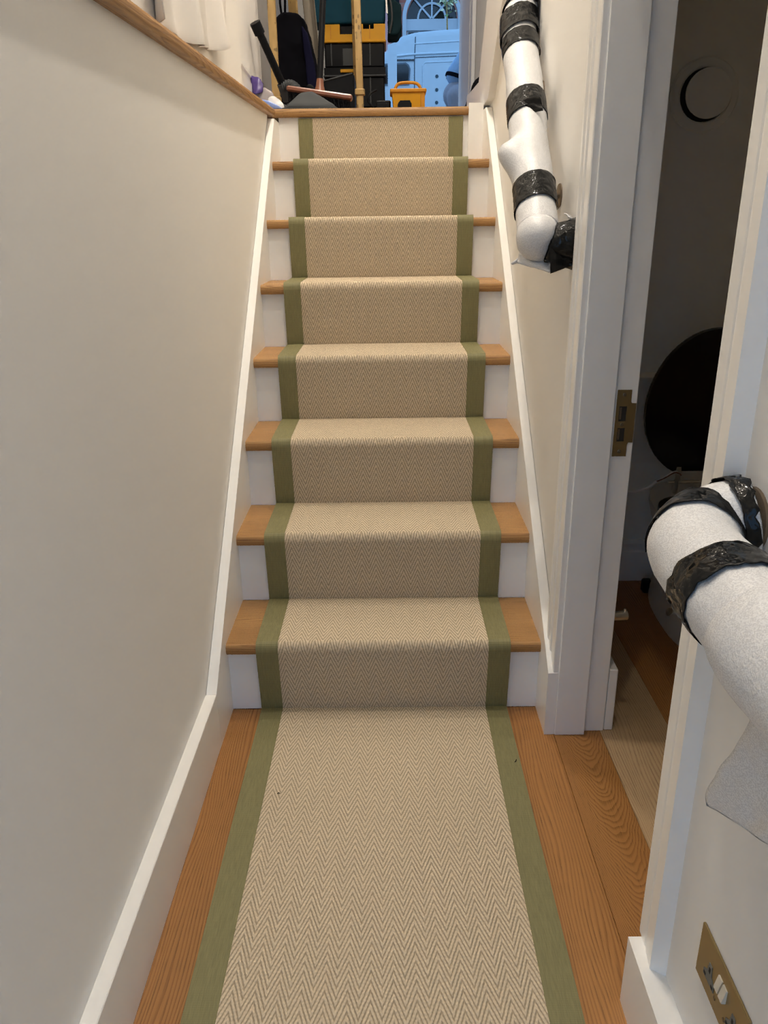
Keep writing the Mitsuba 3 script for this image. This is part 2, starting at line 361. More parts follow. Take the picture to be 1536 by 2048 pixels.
# lock strike plate
g = Polygon([(0.545, 0.772), (0.5775, 0.772), (0.5775, 0.800), (0.580, 0.805), (0.590, 0.805), (0.590, 0.898), (0.580, 0.898), (0.5775, 0.902), (0.5775, 0.929), (0.545, 0.929)])
g = g.difference(sbox(0.552, 0.808, 0.569, 0.840)).difference(sbox(0.552, 0.856, 0.569, 0.891))
sp = put('strike_plate', prism(g, 'y', DY1 - 0.0025, DY1 - 0.0002), 'mat_brass', dl, label='brass lock strike plate with two openings')
for z0, z1 in ((0.808, 0.840), (0.856, 0.891)):
    put('latch_hole', box(0.552, 0.569, DY1 - 0.0012, DY1 - 0.0002, z0, z1), 'mat_void', sp)
    put('latch_hole', box(0.5535, 0.558, DY1 - 0.0018, DY1 - 0.0012, z0 + .004, z1 - .003), 'mat_bronze', sp)
for z in (0.784, 0.848, 0.918):
    put('screw', join(lathe([(0, 0), (.0045, 0), (.0045, .0008), (.003, .0014), (0, .0014)], 16, (0.561, DY1 - 0.0025, z), (0, -1, 0)), box(.5585, .5635, DY1 - .0043, DY1 - .0038, z - .0006, z + .0006)), 'mat_screw', sp)

# ---------------------------------------------------------------- staircase
st = thing('staircase', 'white closed-string staircase with pale oak treads rising to the landing', 'staircase')
def tread_poly(y0, y1, z1):
    r = TH / 2
    a = np.linspace(-math.pi / 2, math.pi / 2, 9)
    nose = [(y0 + r * 0.55 - r * 0.55 * math.cos(t), z1 - r + r * math.sin(t)) for t in a]
    return nose + [(y1, z1), (y1, z1 - TH)]
for k in range(7):
    z = (k + 1) * R
    m = prism(tread_poly(k * G - NS, (k + 1) * G - 0.0005, z), 'x', -HW, HW)
    v = m.vertices
    put('tread', m, OAK, st, uv=np.stack([(v[:, 1] - k * G) - (v[:, 2] - z) + 10 * (k + 14), v[:, 0] + 0.37 * k], 1))
for k in range(8):
    put('riser', box(-HW, HW, k * G, k * G + 0.018, k * R + 0.0005, (k + 1) * R - TH - 0.0003), TRIM, st)
m = prism(tread_poly(7 * G - NS, 7 * G + 0.10, TOP), 'x', -HW - 0.026, 0.3685)
v = m.vertices
put('landing_nosing', m, OAK, st, uv=np.stack([(v[:, 1] - 7 * G) - (v[:, 2] - TOP) + 220, v[:, 0] * 1.0], 1))
for s in (-1, 1):
    y0 = KX if s < 0 else -0.1285
    ye = 1.62 if s < 0 else 1.66
    poly = [(y0, 0), (1.775, 0), (1.775, string_top(ye)), (ye, string_top(ye)), (y0, string_top(y0))]
    put('string', prism(poly, 'x', min(s * HW, s * (FX - .002)), max(s * HW, s * (FX - .002))), TRIM, st)
put('corner_block', box(0.3685, HW, 7 * G - NS + 0.002, 7 * G + 0.1, 7 * R + 0.0005, TOP + 0.012), TRIM, st)

# ---------------------------------------------------------------- runner
def runner_path():
    P = [(-2.5, 0.0), (-0.004, 0.0)]
    for k in range(8):
        z0, z1, y0 = k * R, (k + 1) * R, k * G
        yn = y0 - NS
        if k == 7:
            P += [(y0, z0 + 0.004), (y0 - 0.001, z1 - TH - 0.004)]
            break
        r = TH / 2
        P += [(y0 - 0.0015, z0 + 0.004), (yn + 0.002, z1 - TH * 1.2)]
        for t in np.linspace(-0.12, math.pi / 2, 9):
            P.append((yn + r * 0.62 - r * 0.62 * math.cos(t), z1 - r + r * math.sin(t)))
        P += [(y0 + 0.03, z1), ((k + 1) * G - 0.004, z1)]
    return np.array(P)
def strip(P, x0, x1, off0, off1, nx):
    """Carpet of section off0..off1 above the path, between x0 and x1; uv = (x, arc length) in metres."""
    # resample
    Q = [P[0]]
    for a, b in zip(P[:-1], P[1:]):
        d = np.linalg.norm(b - a); n = max(1, int(math.ceil(d / 0.03)))
        for i in range(1, n + 1): Q.append(a + (b - a) * i / n)
    Q = np.array(Q)
    t = np.gradient(Q, axis=0)
    e = np.diff(Q, axis=0); e /= np.linalg.norm(e, axis=1, keepdims=True)
    en = np.stack([-e[:, 1], e[:, 0]], 1)
    N = np.vstack([en[:1], (en[:-1] + en[1:]) / 2, en[-1:]]); N /= np.linalg.norm(N, axis=1, keepdims=True)
    dots = np.concatenate([[1], (en[:-1] * en[1:]).sum(1), [1]])
    sc = 1 / np.sqrt(np.clip((1 + dots) / 2, 0.4, 1))
    hi, lo = Q + N * (off1 * sc)[:, None], Q + N * (off0 * sc)[:, None]
    s = np.concatenate([[0], np.cumsum(np.linalg.norm(np.diff(Q, axis=0), axis=1))])
    xs = np.linspace(x0, x1, nx)
    n, k = len(Q), nx
    V, UV = [], []
    for L in (hi, lo):
        for x in xs:
            V.append(np.stack([np.full(n, x), L[:, 0], L[:, 1]], 1)); UV.append(np.stack([np.full(n, x), s], 1))
    # side walls get vertices of their own
    for x in (x0, x1):
        for L in (hi, lo): V.append(np.stack([np.full(n, x), L[:, 0], L[:, 1]], 1)); UV.append(np.stack([np.full(n, x), s], 1))
    V, UV = np.vstack(V), np.vstack(UV); F = []
    i = np.arange(n - 1)
    def quad(a, b, c, d): F.append(np.stack([a, b, c], 1)); F.append(np.stack([a, c, d], 1))
    for j in range(k - 1):
        a, b = j * n, (j + 1) * n
        quad(a + i, b + i, b + i + 1, a + i + 1)
        a += k * n; b += k * n
        quad(a + i, a + i + 1, b + i + 1, b + i)
    b0 = 2 * k * n
    quad(b0 + i, b0 + i + 1, b0 + n + i + 1, b0 + n + i)
    b1 = b0 + 2 * n
    quad(b1 + i, b1 + n + i, b1 + n + i + 1, b1 + i + 1)
    return trimesh.Trimesh(V, np.vstack(F), process=False), UV
rn = thing('stair_runner', 'beige herringbone stair runner with olive green borders covering the stairs and hall floor', 'carpet runner')
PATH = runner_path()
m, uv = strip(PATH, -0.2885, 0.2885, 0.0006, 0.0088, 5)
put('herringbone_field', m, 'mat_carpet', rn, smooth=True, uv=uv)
for a, b in ((-0.3465, -0.2865), (0.2865, 0.3465)):
    m, uv = strip(PATH, a, b, 0.0006, 0.0098, 3)
    put('woven_border', m, 'mat_border', rn, smooth=True, uv=uv, label='olive green woven border tape')

# ---------------------------------------------------------------- wrapped handrail beside the stair
def arc_param(path):
    return np.concatenate([[0], np.cumsum(np.linalg.norm(np.diff(path, axis=0), axis=1))])
def sub_path(path, a, b, n=14):
    s = arc_param(path); t = np.linspace(a, b, n)
    return np.stack([np.interp(t, s, path[:, k]) for k in range(3)], 1)
def foam(path, r, amp, seed, bump=None):
    m = tube(path, lambda i, th: r + 0 * i * th + (bump(i, th) if bump else 0), 40)
    return wobble(m, amp, 14, seed)
def tape_band(path, a, b, r, seed, skew=0.0, notch=0.0):
    """A wrapped band of tape: ring with a skewed, ragged edge around the foam."""
    n, S = 16, 44
    s = arc_param(path); t, N, B = frames(path); th = np.arange(S + 1) * 2 * math.pi / S
    V = []
    rs = np.random.RandomState(seed); rag = rs.uniform(-1, 1, S + 1) * notch; rag2 = rs.uniform(-1, 1, S + 1) * notch
    for q in np.linspace(0, 1, n):
        for k in range(S + 1):
            ss = a + rag[k] * (1 - q) + (b - a) * q + rag2[k] * q + skew * math.cos(th[k] - 0.6)
            c = np.array([np.interp(ss, s, path[:, d]) for d in range(3)]); Nn = unit([np.interp(ss, s, N[:, d]) for d in range(3)]); Bn = unit([np.interp(ss, s, B[:, d]) for d in range(3)])
            w = 0.0028 * (meshkit.fbm(np.array([q * 3, k * 0.33, seed * 1.7]), 3) - 0.4)
            rr = r + max(w, -0.001) + 0.0022 * k / S
            V.append(c + rr * (math.cos(th[k]) * Nn + math.sin(th[k]) * Bn))
    return sheet(np.array(V).reshape(n, S + 1, 3), 0.0012)

A0, A1 = np.array([0.372, 0.035, 1.262]), np.array([0.400, 0.640, 1.785])
d01 = unit(A1 - A0)
rail_path = spline(np.vstack([[A0 + (A1 - A0) * t for t in np.linspace(0.0, 1, 9)], [[0.408, 0.695, 1.838], [0.428, 0.725, 1.868], [0.4575, 0.735, 1.876]]]), 70)
low_path = spline([[0.4575, 0.025, 1.245], [0.435, 0.018, 1.245], [0.402, 0.016, 1.247], [0.380, 0.030, 1.258]], 24)
L01 = np.linalg.norm(A1 - A0)
hr = thing('wrapped_handrail', 'handrail beside the stairs wrapped in white foam with shiny black tape bands', 'handrail', 'foam-wrapped handrails')
labels[hr].pop('group')
def bulge(i, th):
    # loose fold of foam on the stair side, above the lower band
    n = 70; u = np.clip(i / n, 0, 1)
    ang = np.exp(-((np.mod(th - 3.55 + math.pi, 2 * math.pi) - math.pi) / 0.55) ** 2)
    return 0.046 * ang * np.exp(-((u - 0.226) / 0.042) ** 2) + 0.004 * np.sin(3 * th) * np.exp(-((u - 0.24) / 0.08) ** 2)
put('foam_sleeve', foam(rail_path, 0.0485, 0.004, 2, bulge), 'mat_foam', hr, smooth=True)
# rounded closed lower end of the foam
end_path = np.array([A0 - d01 * q for q in (-0.03, 0.0, 0.02, 0.038, 0.050, 0.056)])
put('foam_sleeve', wobble(tube(end_path, np.array([0.0440, 0.0495, 0.050, 0.043, 0.030, 0.012]), 36), 0.005, 16, 3), 'mat_foam', hr, smooth=True)
def flap(corners, n, mm, amp, thick, seed, fr=9):
    a, b, c, d = map(np.array, corners); u, v = np.meshgrid(np.linspace(0, 1, n), np.linspace(0, 1, mm), indexing='ij')
    P = (a * ((1 - u) * (1 - v))[..., None] + b * ((1 - u) * v)[..., None] + c * (u * (1 - v))[..., None] + d * (u * v)[..., None])
    nn = unit(np.cross(c - a, b - a))
    off = amp * 2 * (meshkit.fbm(np.stack([u * fr * .4, v * fr * .4, 0 * u + seed], -1), 3) - .5)
    return sheet(P + off[..., None] * nn, thick)
put('foam_flap', flap(([0.345, 0.09, 1.245], [0.420, 0.01, 1.225], [0.333, 0.065, 1.198], [0.395, -0.01, 1.180]), 12, 16, 0.012, 0.0035, 3), 'mat_foam', hr, smooth=True)
put('foam_flap', tube(spline([[0.348, 0.085, 1.222], [0.340, 0.080, 1.208], [0.322, 0.088, 1.196]], 8), np.linspace(0.009, 0.003, 8), 8), 'mat_foam', hr, smooth=True)
put('end_stub', tube(low_path[:20], 0.030, 24), 'mat_tape', hr, smooth=True)
for i, (a, b, sk) in enumerate(((0.10, 0.205, 0.006), (0.515, 0.62, 0.008), (0.865, 0.945, 0.008))):
    put('tape_band', tape_band(rail_path, a * L01, b * L01, 0.0495, 11 + i, sk, 0.001), 'mat_tape', hr, smooth=True, label='shiny black tape band')
put('tape_band', tape_band(rail_path, 0.975 * L01, 1.09 * L01, 0.0525, 21, 0.020, 0.003), 'mat_tape', hr, smooth=True, label='shiny black tape band')
put('tape_band', tape_band(rail_path, 1.125 * L01, 1.18 * L01, 0.0515, 23, 0.014, 0.005), 'mat_tape', hr, smooth=True, label='shiny black tape band')
put('tape_tail', flap(([0.452, 0.655, 1.900], [0.456, 0.705, 1.925], [0.450, 0.640, 1.815], [0.454, 0.655, 1.790]), 10, 10, 0.004, 0.0012, 24), 'mat_tape', hr, smooth=True)
put('tape_tail', flap(([0.352, 0.335, 1.575], [0.405, 0.290, 1.585], [0.372, 0.315, 1.545], [0.412, 0.275, 1.548]), 8, 10, 0.006, 0.0012, 8), 'mat_tape', hr, smooth=True)
# lower return to the wall, bound with crumpled tape
put('tape_wrap', wobble(tube(low_path[:17], np.interp(np.arange(17), [0, 3, 10, 16], [0.058, 0.055, 0.050, 0.044]), 30), 0.013, 26, 9), 'mat_tape', hr, smooth=True, label='crumpled black tape around the wall return')
put('tape_tail', flap(([0.452, 0.000, 1.235], [0.385, -0.030, 1.235], [0.451, -0.010, 1.198], [0.392, -0.035, 1.180]), 12, 12, 0.007, 0.0012, 4), 'mat_tape', hr, smooth=True)
put('tape_tail', flap(([0.400, 0.020, 1.235], [0.355, 0.050, 1.215], [0.402, 0.010, 1.190], [0.368, 0.030, 1.196]), 10, 10, 0.006, 0.0012, 6), 'mat_tape', hr, smooth=True)
put('foam_flap', flap(([0.450, 0.045, 1.300], [0.430, 0.02, 1.310], [0.452, 0.03, 1.288], [0.438, 0.00, 1.296]), 6, 6, 0.008, 0.003, 12), 'mat_foam', hr, smooth=True)
for y, z in ((0.236, 1.351), (0.552, 1.627)):
    rose = put('wall_rose', lathe([(0, 0), (0.029, 0), (0.029, 0.003), (0.026, 0.0052), (0.012, 0.0062), (0, 0.0064)], 36, (FX, y, z), (-1, 0, 0)), 'mat_bronze', hr, smooth=40, label='round bronze wall rose')
    q = A0 + (A1 - A0) * ((y - A0[1]) / (A1[1] - A0[1]))
    put('bracket_arm', tube(spline([[FX - .004, y, z], [FX - 0.04, y, z + 0.0], [q[0] + .012, y, z + 0.03], [q[0], y, q[2] - 0.02]], 14), 0.007, 12), 'mat_bronze', rose, smooth=True)

# ---------------------------------------------------------------- wrapped handrail by the camera
near_ctrl = [[0.4575, -0.995, 0.952], [0.430, -0.990, 0.946], [0.400, -1.000, 0.938], [0.378, -1.030, 0.932], [0.371, -1.075, 0.929], [0.370, -1.15, 0.929], [0.370, -1.28, 0.930], [0.370, -1.42, 0.932], [0.370, -1.56, 0.934], [0.370, -1.70, 0.936], [0.370, -1.84, 0.938]]
near_path = spline(near_ctrl, 110)
NS_ = arc_param(near_path)
hn = thing('wrapped_handrail', 'thick foam-wrapped handrail end above the brass socket, bound with black tape', 'handrail')
put('foam_sleeve', foam(near_path, 0.0515, 0.0035, 7), 'mat_foam', hn, smooth=True)
put('foam_sleeve', wobble(tube(sub_path(near_path, 0.285, 0.92, 40), lambda i, th: 0.0575 + 0.0025 * np.sin(2 * th + i * 0.1) - 0.007 * np.exp(-i / 1.2), 44, caps=False), 0.004, 12, 31), 'mat_foam', hn, smooth=True)
put('tape_band', tape_band(near_path, 0.056, 0.092, 0.0530, 41, 0.006, 0.003), 'mat_tape', hn, smooth=True, label='black tape band')
put('tape_band', tape_band(near_path, 0.008, 0.030, 0.0530, 42, 0.006, 0.004), 'mat_tape', hn, smooth=True, label='black tape band')
put('tape_band', tape_band(near_path, 0.200, 0.252, 0.0535, 43, -0.010, 0.003), 'mat_tape', hn, smooth=True, label='black tape band')
put('foam_flap', flap(([0.355, -1.27, 0.890], [0.355, -1.52, 0.893], [0.357, -1.206, 0.713], [0.352, -1.40, 0.815]), 26, 30, 0.014, 0.0045, 15, 6), 'mat_foam', hn, smooth=True, label='loose hanging corner of white foam sheet')
put('wall_rose', lathe([(0, 0), (0.040, 0), (0.040, 0.004), (0.034, 0.007), (0, 0.008)], 36, (FX, -0.995, 0.952), (-1, 0, 0)), 'mat_bronze', hn, smooth=40)

# ---------------------------------------------------------------- brass double socket on the near wall
so = thing('wall_socket', 'brass double wall socket with cream rocker switches beside the doorway', 'socket')
sy0, sy1, sz0, sz1 = -1.196, -1.050, 0.283, 0.372
put('faceplate', box(FX - 0.0042, FX - 0.0002, sy0, sy1, sz0, sz1, 0.0012), 'mat_brass', so)
for cy in (-1.0905, -1.1635):
    cz = 0.318
    def pin(y0, y1, z0, z1): return sbox(y0, z0, y1, z1)
    ins = Polygon([(cy + 0.0165, cz - .012), (cy + 0.0165, cz - .003), (cy + 0.007, cz + .004), (cy + 0.0045, cz + .020), (cy - 0.0045, cz + .020), (cy - 0.007, cz + .004), (cy - 0.0165, cz - .003), (cy - 0.0165, cz - .012)])
    o = put('socket_outlet', prism(ins, 'x', FX - 0.0052, FX - 0.0042), 'mat_socket_insert', so)
    for y0, y1, z0, z1 in ((cy - .0022, cy + .0022, cz + .006, cz + .0145), (cy + .0085, cy + .0145, cz - .010, cz - .0055), (cy - .0145, cy - .0085, cz - .010, cz - .0055)):
        put('pin_slot', box(FX - 0.0056, FX - 0.0051, y0, y1, z0, z1), 'mat_void', o)
for y in (-1.1205, -1.1345):
    put('rocker_switch', trimesh.convex.convex_hull(np.array([(FX - dx, y + dy, z) for dy in (-.0055, .0055) for dx, z in ((.0042, .329), (.0042, .351), (.0062, .351), (.0105, .330), (.0085, .329))])), 'mat_cream_plastic', so)
for y in (-1.112, -1.142):
    put('screw', lathe([(0, 0), (.003, 0), (.003, .0006), (0, .0008)], 12, (FX - 0.0042, y, 0.303), (-1, 0, 0)), 'mat_brass_dark', so)

# ---------------------------------------------------------------- cloakroom: toilet, vent, cable, roll holder
to = thing('toilet', 'toilet with a raised black seat lid in the dark cloakroom', 'toilet')
TX, TY = 1.075, 0.44
def ring_pts(z, ax, ayf, ayb, cy, n=40, p=2.3):
    out = []
    for t in np.arange(n) * 2 * math.pi / n:
        c, s = math.cos(t), math.sin(t); e = 2 / p
        out.append((TX + ax * np.sign(c) * abs(c) ** e, cy + (ayb if s > 0 else ayf) * np.sign(s) * abs(s) ** e, z))
    return np.array(out)
def loft(rings):
    n = len(rings[0]); V = np.vstack(rings + [np.mean(rings[0], 0)[None], np.mean(rings[-1], 0)[None]]); F = []
    k = len(rings)
    for a in range(k - 1):
        for i in range(n):
            j = (i + 1) % n; F += [(a * n + i, a * n + j, (a + 1) * n + j), (a * n + i, (a + 1) * n + j, (a + 1) * n + i)]
    for i in range(n):
        j = (i + 1) % n; F += [(j, i, k * n), ((k - 1) * n + i, (k - 1) * n + j, k * n + 1)]
    return fix(trimesh.Trimesh(V, np.array(F), process=False))
put('pan', loft([ring_pts(0.0, .135, .24, .37, TY), ring_pts(.045, .130, .235, .37, TY), ring_pts(.075, .105, .20, .37, TY), ring_pts(.16, .098, .19, .37, TY), ring_pts(.26, .125, .23, .37, TY), ring_pts(.34, .168, .28, .37, TY), ring_pts(.385, .182, .30, .37, TY), ring_pts(.400, .180, .298, .37, TY)]), 'mat_ceramic', to, smooth=50)
seat = trimesh.creation.extrude_polygon(Polygon(ring_pts(0, .188, .305, .16, TY)[:, :2]).buffer(.0).difference(Polygon(ring_pts(0, .11, .205, .10, TY)[:, :2])), .022, engine='earcut')
seat.apply_translation([0, 0, .402]); put('seat', seat, 'mat_black_gloss', to, smooth=40, label='black toilet seat ring')
# lid leaning back against the boxing
a = np.arange(48) * 2 * math.pi / 48
lidpoly = Polygon([(0.205 * math.cos(t), 0.262 + 0.262 * math.sin(t) * (1.0 if math.sin(t) > 0 else .95)) for t in a]).intersection(sbox(-.3, 0.035, .3, .7))
lid = trimesh.creation.extrude_polygon(lidpoly, .02, engine='earcut')
lid.apply_transform(trimesh.transformations.rotation_matrix(math.radians(97), [1, 0, 0])); lid.apply_translation([TX, 0.690, 0.452])
put('lid', fix(lid), 'mat_black_gloss', to, smooth=40, label='raised oval black toilet lid')
hb = put('hinge', cyl((TX - .09, .675, .442), (TX + .09, .675, .442), .006, 12), 'mat_chrome', to)
for x in (TX - .062, TX + .062):
    put('hinge_plate', box(x - .0095, x + .0095, .664, .668, .448, .515, .0015), 'mat_chrome', hb)
    put('hinge_post', cyl((x, .675, .40), (x, .675, .448), .009, 14), 'mat_chrome', hb)
put('floor_bolt', lathe([(0, 0), (.016, 0), (.014, .006), (.006, .009), (0, .01)], 18, (TX - .118, .44, .062), (-.9, -.3, .5)), 'mat_chrome', to, smooth=40)
put('floor_bracket', box(.952, .985, .70, .735, 0, .05, .006), 'mat_black_plastic', to)
vt = thing('extractor_vent', 'round white extractor vent high on the cloakroom wall', 'vent')
vc = (1.045, 0.929, 1.665)
put('ring', lathe([(.078, 0), (.110, 0), (.110, .004), (.104, .009), (.085, .012), (.080, .010), (.078, .004), (.078, 0)], 56, vc, (0, -1, 0)), WCWALL, vt, smooth=30)
put('disc', lathe([(0, .034), (.070, .034), (.073, .038), (.0725, .042), (.066, .045), (0, .047)], 56, vc, (0, -1, 0)), WCWALL, vt, smooth=30)
put('gap_shade', lathe([(0, 0), (.0775, 0), (.0775, .002), (0, .002)], 48, (vc[0], .9285, vc[2]), (0, -1, 0)), 'mat_void', vt)  # flat black disc painted in as the shade behind the vent disc
put('stem', cyl((vc[0], .928, vc[2]), (vc[0], .894, vc[2]), .012, 16), 'mat_black_plastic', vt)
cb = thing('flex_cable', 'white cable with stripped ends poking out behind the door frame by the toilet', 'cable')
put('sheath', tube(spline([[.80, .826, .40], [.82, .70, .415], [.845, .62, .425], [.895, .60, .452], [.918, .60, .470]], 20), .0055, 12), 'mat_white_film', cb, smooth=True)
put('core_wire', tube(spline([[.917, .60, .469], [.945, .60, .482], [.975, .60, .500], [.990, .60, .497], [.998, .60, .490]], 16), .0022, 8), 'mat_broom', cb, smooth=True)
put('core_wire', tube(spline([[.917, .602, .467], [.948, .602, .487], [.972, .602, .503], [.985, .602, .503]], 12), .002, 8), 'mat_white_film', cb, smooth=True)
whole('toilet_roll_holder', join(cyl((.5946, -.066, .322), (.5985, -.066, .322), .018, 24), cyl((.597, -.066, .322), (.640, -.062, .322), .0125, 20), cyl((.634, -.063, .333), (.634, -.063, .341), .0035, 8)), 'mat_chrome',
      'short chrome peg on the cloakroom wall just behind the door frame', 'toilet roll holder', smooth=40)

# ---------------------------------------------------------------- landing and hall
struct('floor_upper', box(-1.3, 0.80, 7 * G + 0.1, 5.1, TOP - 0.12, TOP), 'mat_oak_dark' if 'mat_oak_dark' in scene else mat('mat_oak_dark', (0.16, 0.075, 0.035), 0.5))
struct('wall_hall_left', prism([(-0.72, 1.2), (-0.550, 1.2), (-0.584, 2.42), (-0.72, 2.42)], 'z', 1.30, 4.2), WALL)
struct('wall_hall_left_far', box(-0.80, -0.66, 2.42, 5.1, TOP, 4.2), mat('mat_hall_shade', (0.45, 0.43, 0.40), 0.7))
m = prism([(-0.565, 0), (-0.538, 0), (-0.538, .112), (-0.546, .118), (-0.546, .132), (-0.540, .138), (-0.540, .146), (-0.549, .156), (-0.565, .158)], 'y', 1.50, 2.44)
m.apply_translation([0, 0, TOP]); m.vertices[:, 0] -= (m.vertices[:, 1] - 1.5) * 0.028
struct('baseboard_hall_left', m, TRIM)
struct('wall_front', prism(Polygon([(-1.3, TOP), (2.2, TOP), (2.2, 4.2), (-1.3, 4.2)], [[(-0.22, TOP + .001), (0.622, TOP + .001), (0.622, 3.95), (-0.22, 3.95)]]), 'y', 5.1, 5.28), WALL)
struct('wall_hall_right', box(0.637, 0.80, 1.95, 5.1, TOP, 4.2), WALL)
m = prism([(2.50, 1.748), (2.50, 1.888), (1.965, 1.868), (1.93, 1.905), (1.735, 2.120), (1.55, 2.30), (1.00, 2.30), (1.255, 2.02), (1.479, 1.852), (1.595, 1.757), (1.745, 1.7485)], 'x', HW + .001, FX)
struct('trim_5', m, TRIM, 'raised white string board at the top of the right stair wall')
fr = struct('door_2', box(0.622, 0.636, 4.98, 5.30, TOP, 3.95, 0.004), 'mat_door')
put('door_leaf', box(0.607, 0.634, 4.12, 4.96, TOP + .01, 3.75, 0.003), 'mat_door', fr)
put('door_panel', box(0.601, 0.607, 4.24, 4.84, TOP + .25, 2.75, 0.003), 'mat_door', fr)
put('door_panel', box(0.601, 0.607, 4.24, 4.84, 2.95, 3.6, 0.003), 'mat_door', fr)
put('architrave', box(0.618, 0.637, 4.962, 4.98, TOP, 4.0, 0.004), 'mat_door', fr)
struct('baseboard_hall_right', box(0.617, 0.637, 2.0, 4.1, TOP, TOP + .16, 0.003), TRIM)

# stepladder with its back frame towards the stairs
la = thing('stepladder', 'paint-spattered yellowish wooden stepladder standing on the landing', 'ladder')
def bar(p0, p1, w, d):
    p0, p1 = np.array(p0), np.array(p1); m = box(-w / 2, w / 2, -d / 2, d / 2, 0, np.linalg.norm(p1 - p0), .002)
    m.apply_transform(trimesh.geometry.align_vectors([0, 0, 1], unit(p1 - p0))); m.apply_translation(p0); return m
put('stile', bar((-.500, 2.28, TOP), (-.516, 2.42, 3.30), .036, .022), 'mat_old_wood', la)
put('stile', bar((-.098, 2.28, TOP), (-.122, 2.42, 3.30), .031, .022), 'mat_old_wood', la)
put('stile', bar((-.455, 2.98, TOP), (-.455, 2.56, 3.30), .045, .022), 'mat_old_wood', la)
put('stile', bar((-.130, 2.98, TOP), (-.130, 2.56, 3.30), .040, .022), 'mat_old_wood', la)
for z in (2.62, 2.95): put('rung', box(-.52, -.10, 2.33 + (z - 2.6) * .1, 2.36 + (z - 2.6) * .1, z, z + .03, .002), 'mat_old_wood', la)
put('collar', box(-.124, -.076, 2.273, 2.301, 1.868, 1.896, .004), 'mat_old_wood', la)
put('collar', box(-.523, -.477, 2.273, 2.301, 1.842, 1.868, .004), 'mat_old_wood', la)

va = thing('vacuum_hose', 'black vacuum tube leaning left of the ladder with its ribbed hose', 'vacuum cleaner')
p0, p1 = np.array([-.538, 2.02, 2.108]), np.array([-.452, 2.13, 1.902])
put('tube', cyl(p0, p1, .0165, 24), 'mat_black_plastic', va, smooth=40)
put('tube_end', join(cyl(p0 - unit(p1 - p0) * .012, p0 + unit(p1 - p0) * .035, .0235, 24)), 'mat_black_plastic', va, smooth=40)
put('connector', cyl(p1, p1 + unit(p1 - p0) * .075, .024, 24, .030), 'mat_grey_plastic', va, smooth=40)
hp = spline([[-.445, 2.13, 1.885], [-.415, 2.12, 1.892], [-.385, 2.10, 1.872], [-.372, 2.08, 1.835], [-.395, 2.04, 1.79], [-.45, 2.02, 1.775]], 90)
put('ribbed_hose', tube(hp, lambda i, th: .021 + .0028 * np.sin(i * 1.3) + 0 * th, 20), 'mat_grey_plastic', va, smooth=True)

def blob(pts, mat_, name, parent, amp=.006, fr=14, seed=0, ref=.012, **k):
    t = trimesh.convex.convex_hull(np.array(pts))
    d = manifold3d.Manifold(manifold3d.Mesh(np.array(t.vertices, np.float32), np.array(t.faces, np.uint32))).refine_to_length(ref).to_mesh()
    m = trimesh.Trimesh(d.vert_properties[:, :3], d.tri_verts, process=True); trimesh.smoothing.filter_taubin(m, iterations=10)
    return put(name, wobble(m, amp, fr, seed), mat_, parent, smooth=True, **k)
bg = thing('holdall', 'black fabric bag with a looped strap behind the vacuum tube', 'bag')
blob([(x, y, z) for y in (2.68, 2.80) for x, z in ((-.548, 2.27), (-.50, 2.305), (-.42, 2.30), (-.385, 2.27), (-.352, 2.13), (-.318, 1.98), (-.318, TOP + .012), (-.545, TOP + .012), (-.552, 2.1))], 'mat_black_fabric', 'body', bg, .012, 12, 3)
put('strap', tube(spline([[-.503, 2.70, 2.29], [-.507, 2.69, 2.36], [-.495, 2.69, 2.42], [-.482, 2.69, 2.37], [-.486, 2.70, 2.30]], 24), .0055, 8), 'mat_black_fabric', bg, smooth=True)
blob([(x, y, z) for y in (2.655, 2.69) for x, z in ((-.40, 2.24), (-.372, 2.2), (-.342, 2.05), (-.335, 1.93), (-.38, 1.92))], 'mat_navy_fabric', 'side_pocket', bg, .006, 14, 5, label='dark navy side pocket')
u, v = np.meshgrid(np.linspace(0, 1, 24), np.linspace(0, 1, 30), indexing='ij')
gx = -.455 + u * .06 + v * .085 + .01 * np.sin(u * 14 + v * 2); gy = 3.02 + .02 * np.sin(u * 9 + v * 3); gz = 2.75 - v * 1.0 + 0 * u
whole('dust_sheet', sheet(np.stack([gx, gy, gz], -1), .004), 'mat_grey_cloth', 'grey-brown dust sheet hanging between the black bag and the teal case', 'dust sheet', smooth=True)

br = thing('broom', 'broom with a reddish brown head and dark handle lying at the top of the stairs', 'broom')
m = box(-.145, .145, -.03, .03, -.011, .011, .006); m.apply_transform(trimesh.transformations.rotation_matrix(math.radians(8), [0, 1, 0])); m.apply_translation([-.268, 1.97, 1.834])
put('head', m, 'mat_broom', br)
put('socket', lathe([(0, 0), (.024, 0), (.018, .022), (.015, .05), (0, .05)], 20, (-.268, 1.972, 1.842), (.06, .12, 1)), 'mat_broom', br, smooth=40)
put('handle', cyl((-.268, 1.975, 1.86), (-.205, 2.10, 2.75), .0135, 18), 'mat_black_plastic', br, smooth=40)
bs = []
rs = np.random.RandomState(3)
for i in range(46):
    for j in range(4):
        x = -.138 + i * .006; y = -.022 + j * .014; zt = 1.824 - x * .14
        bs.append(tube(np.array([[-.268 + x, 1.97 + y, zt], [-.268 + x + rs.uniform(-.006, .012), 1.97 + y * 1.4 + rs.uniform(-.004, .004), zt - .052]]), .0014, 4))
put('bristles', join(*bs), 'mat_black_plastic', br, kind='stuff')
dp = thing('dustpan', 'grey scratched dustpan lying on the landing edge in front of the broom', 'dustpan')
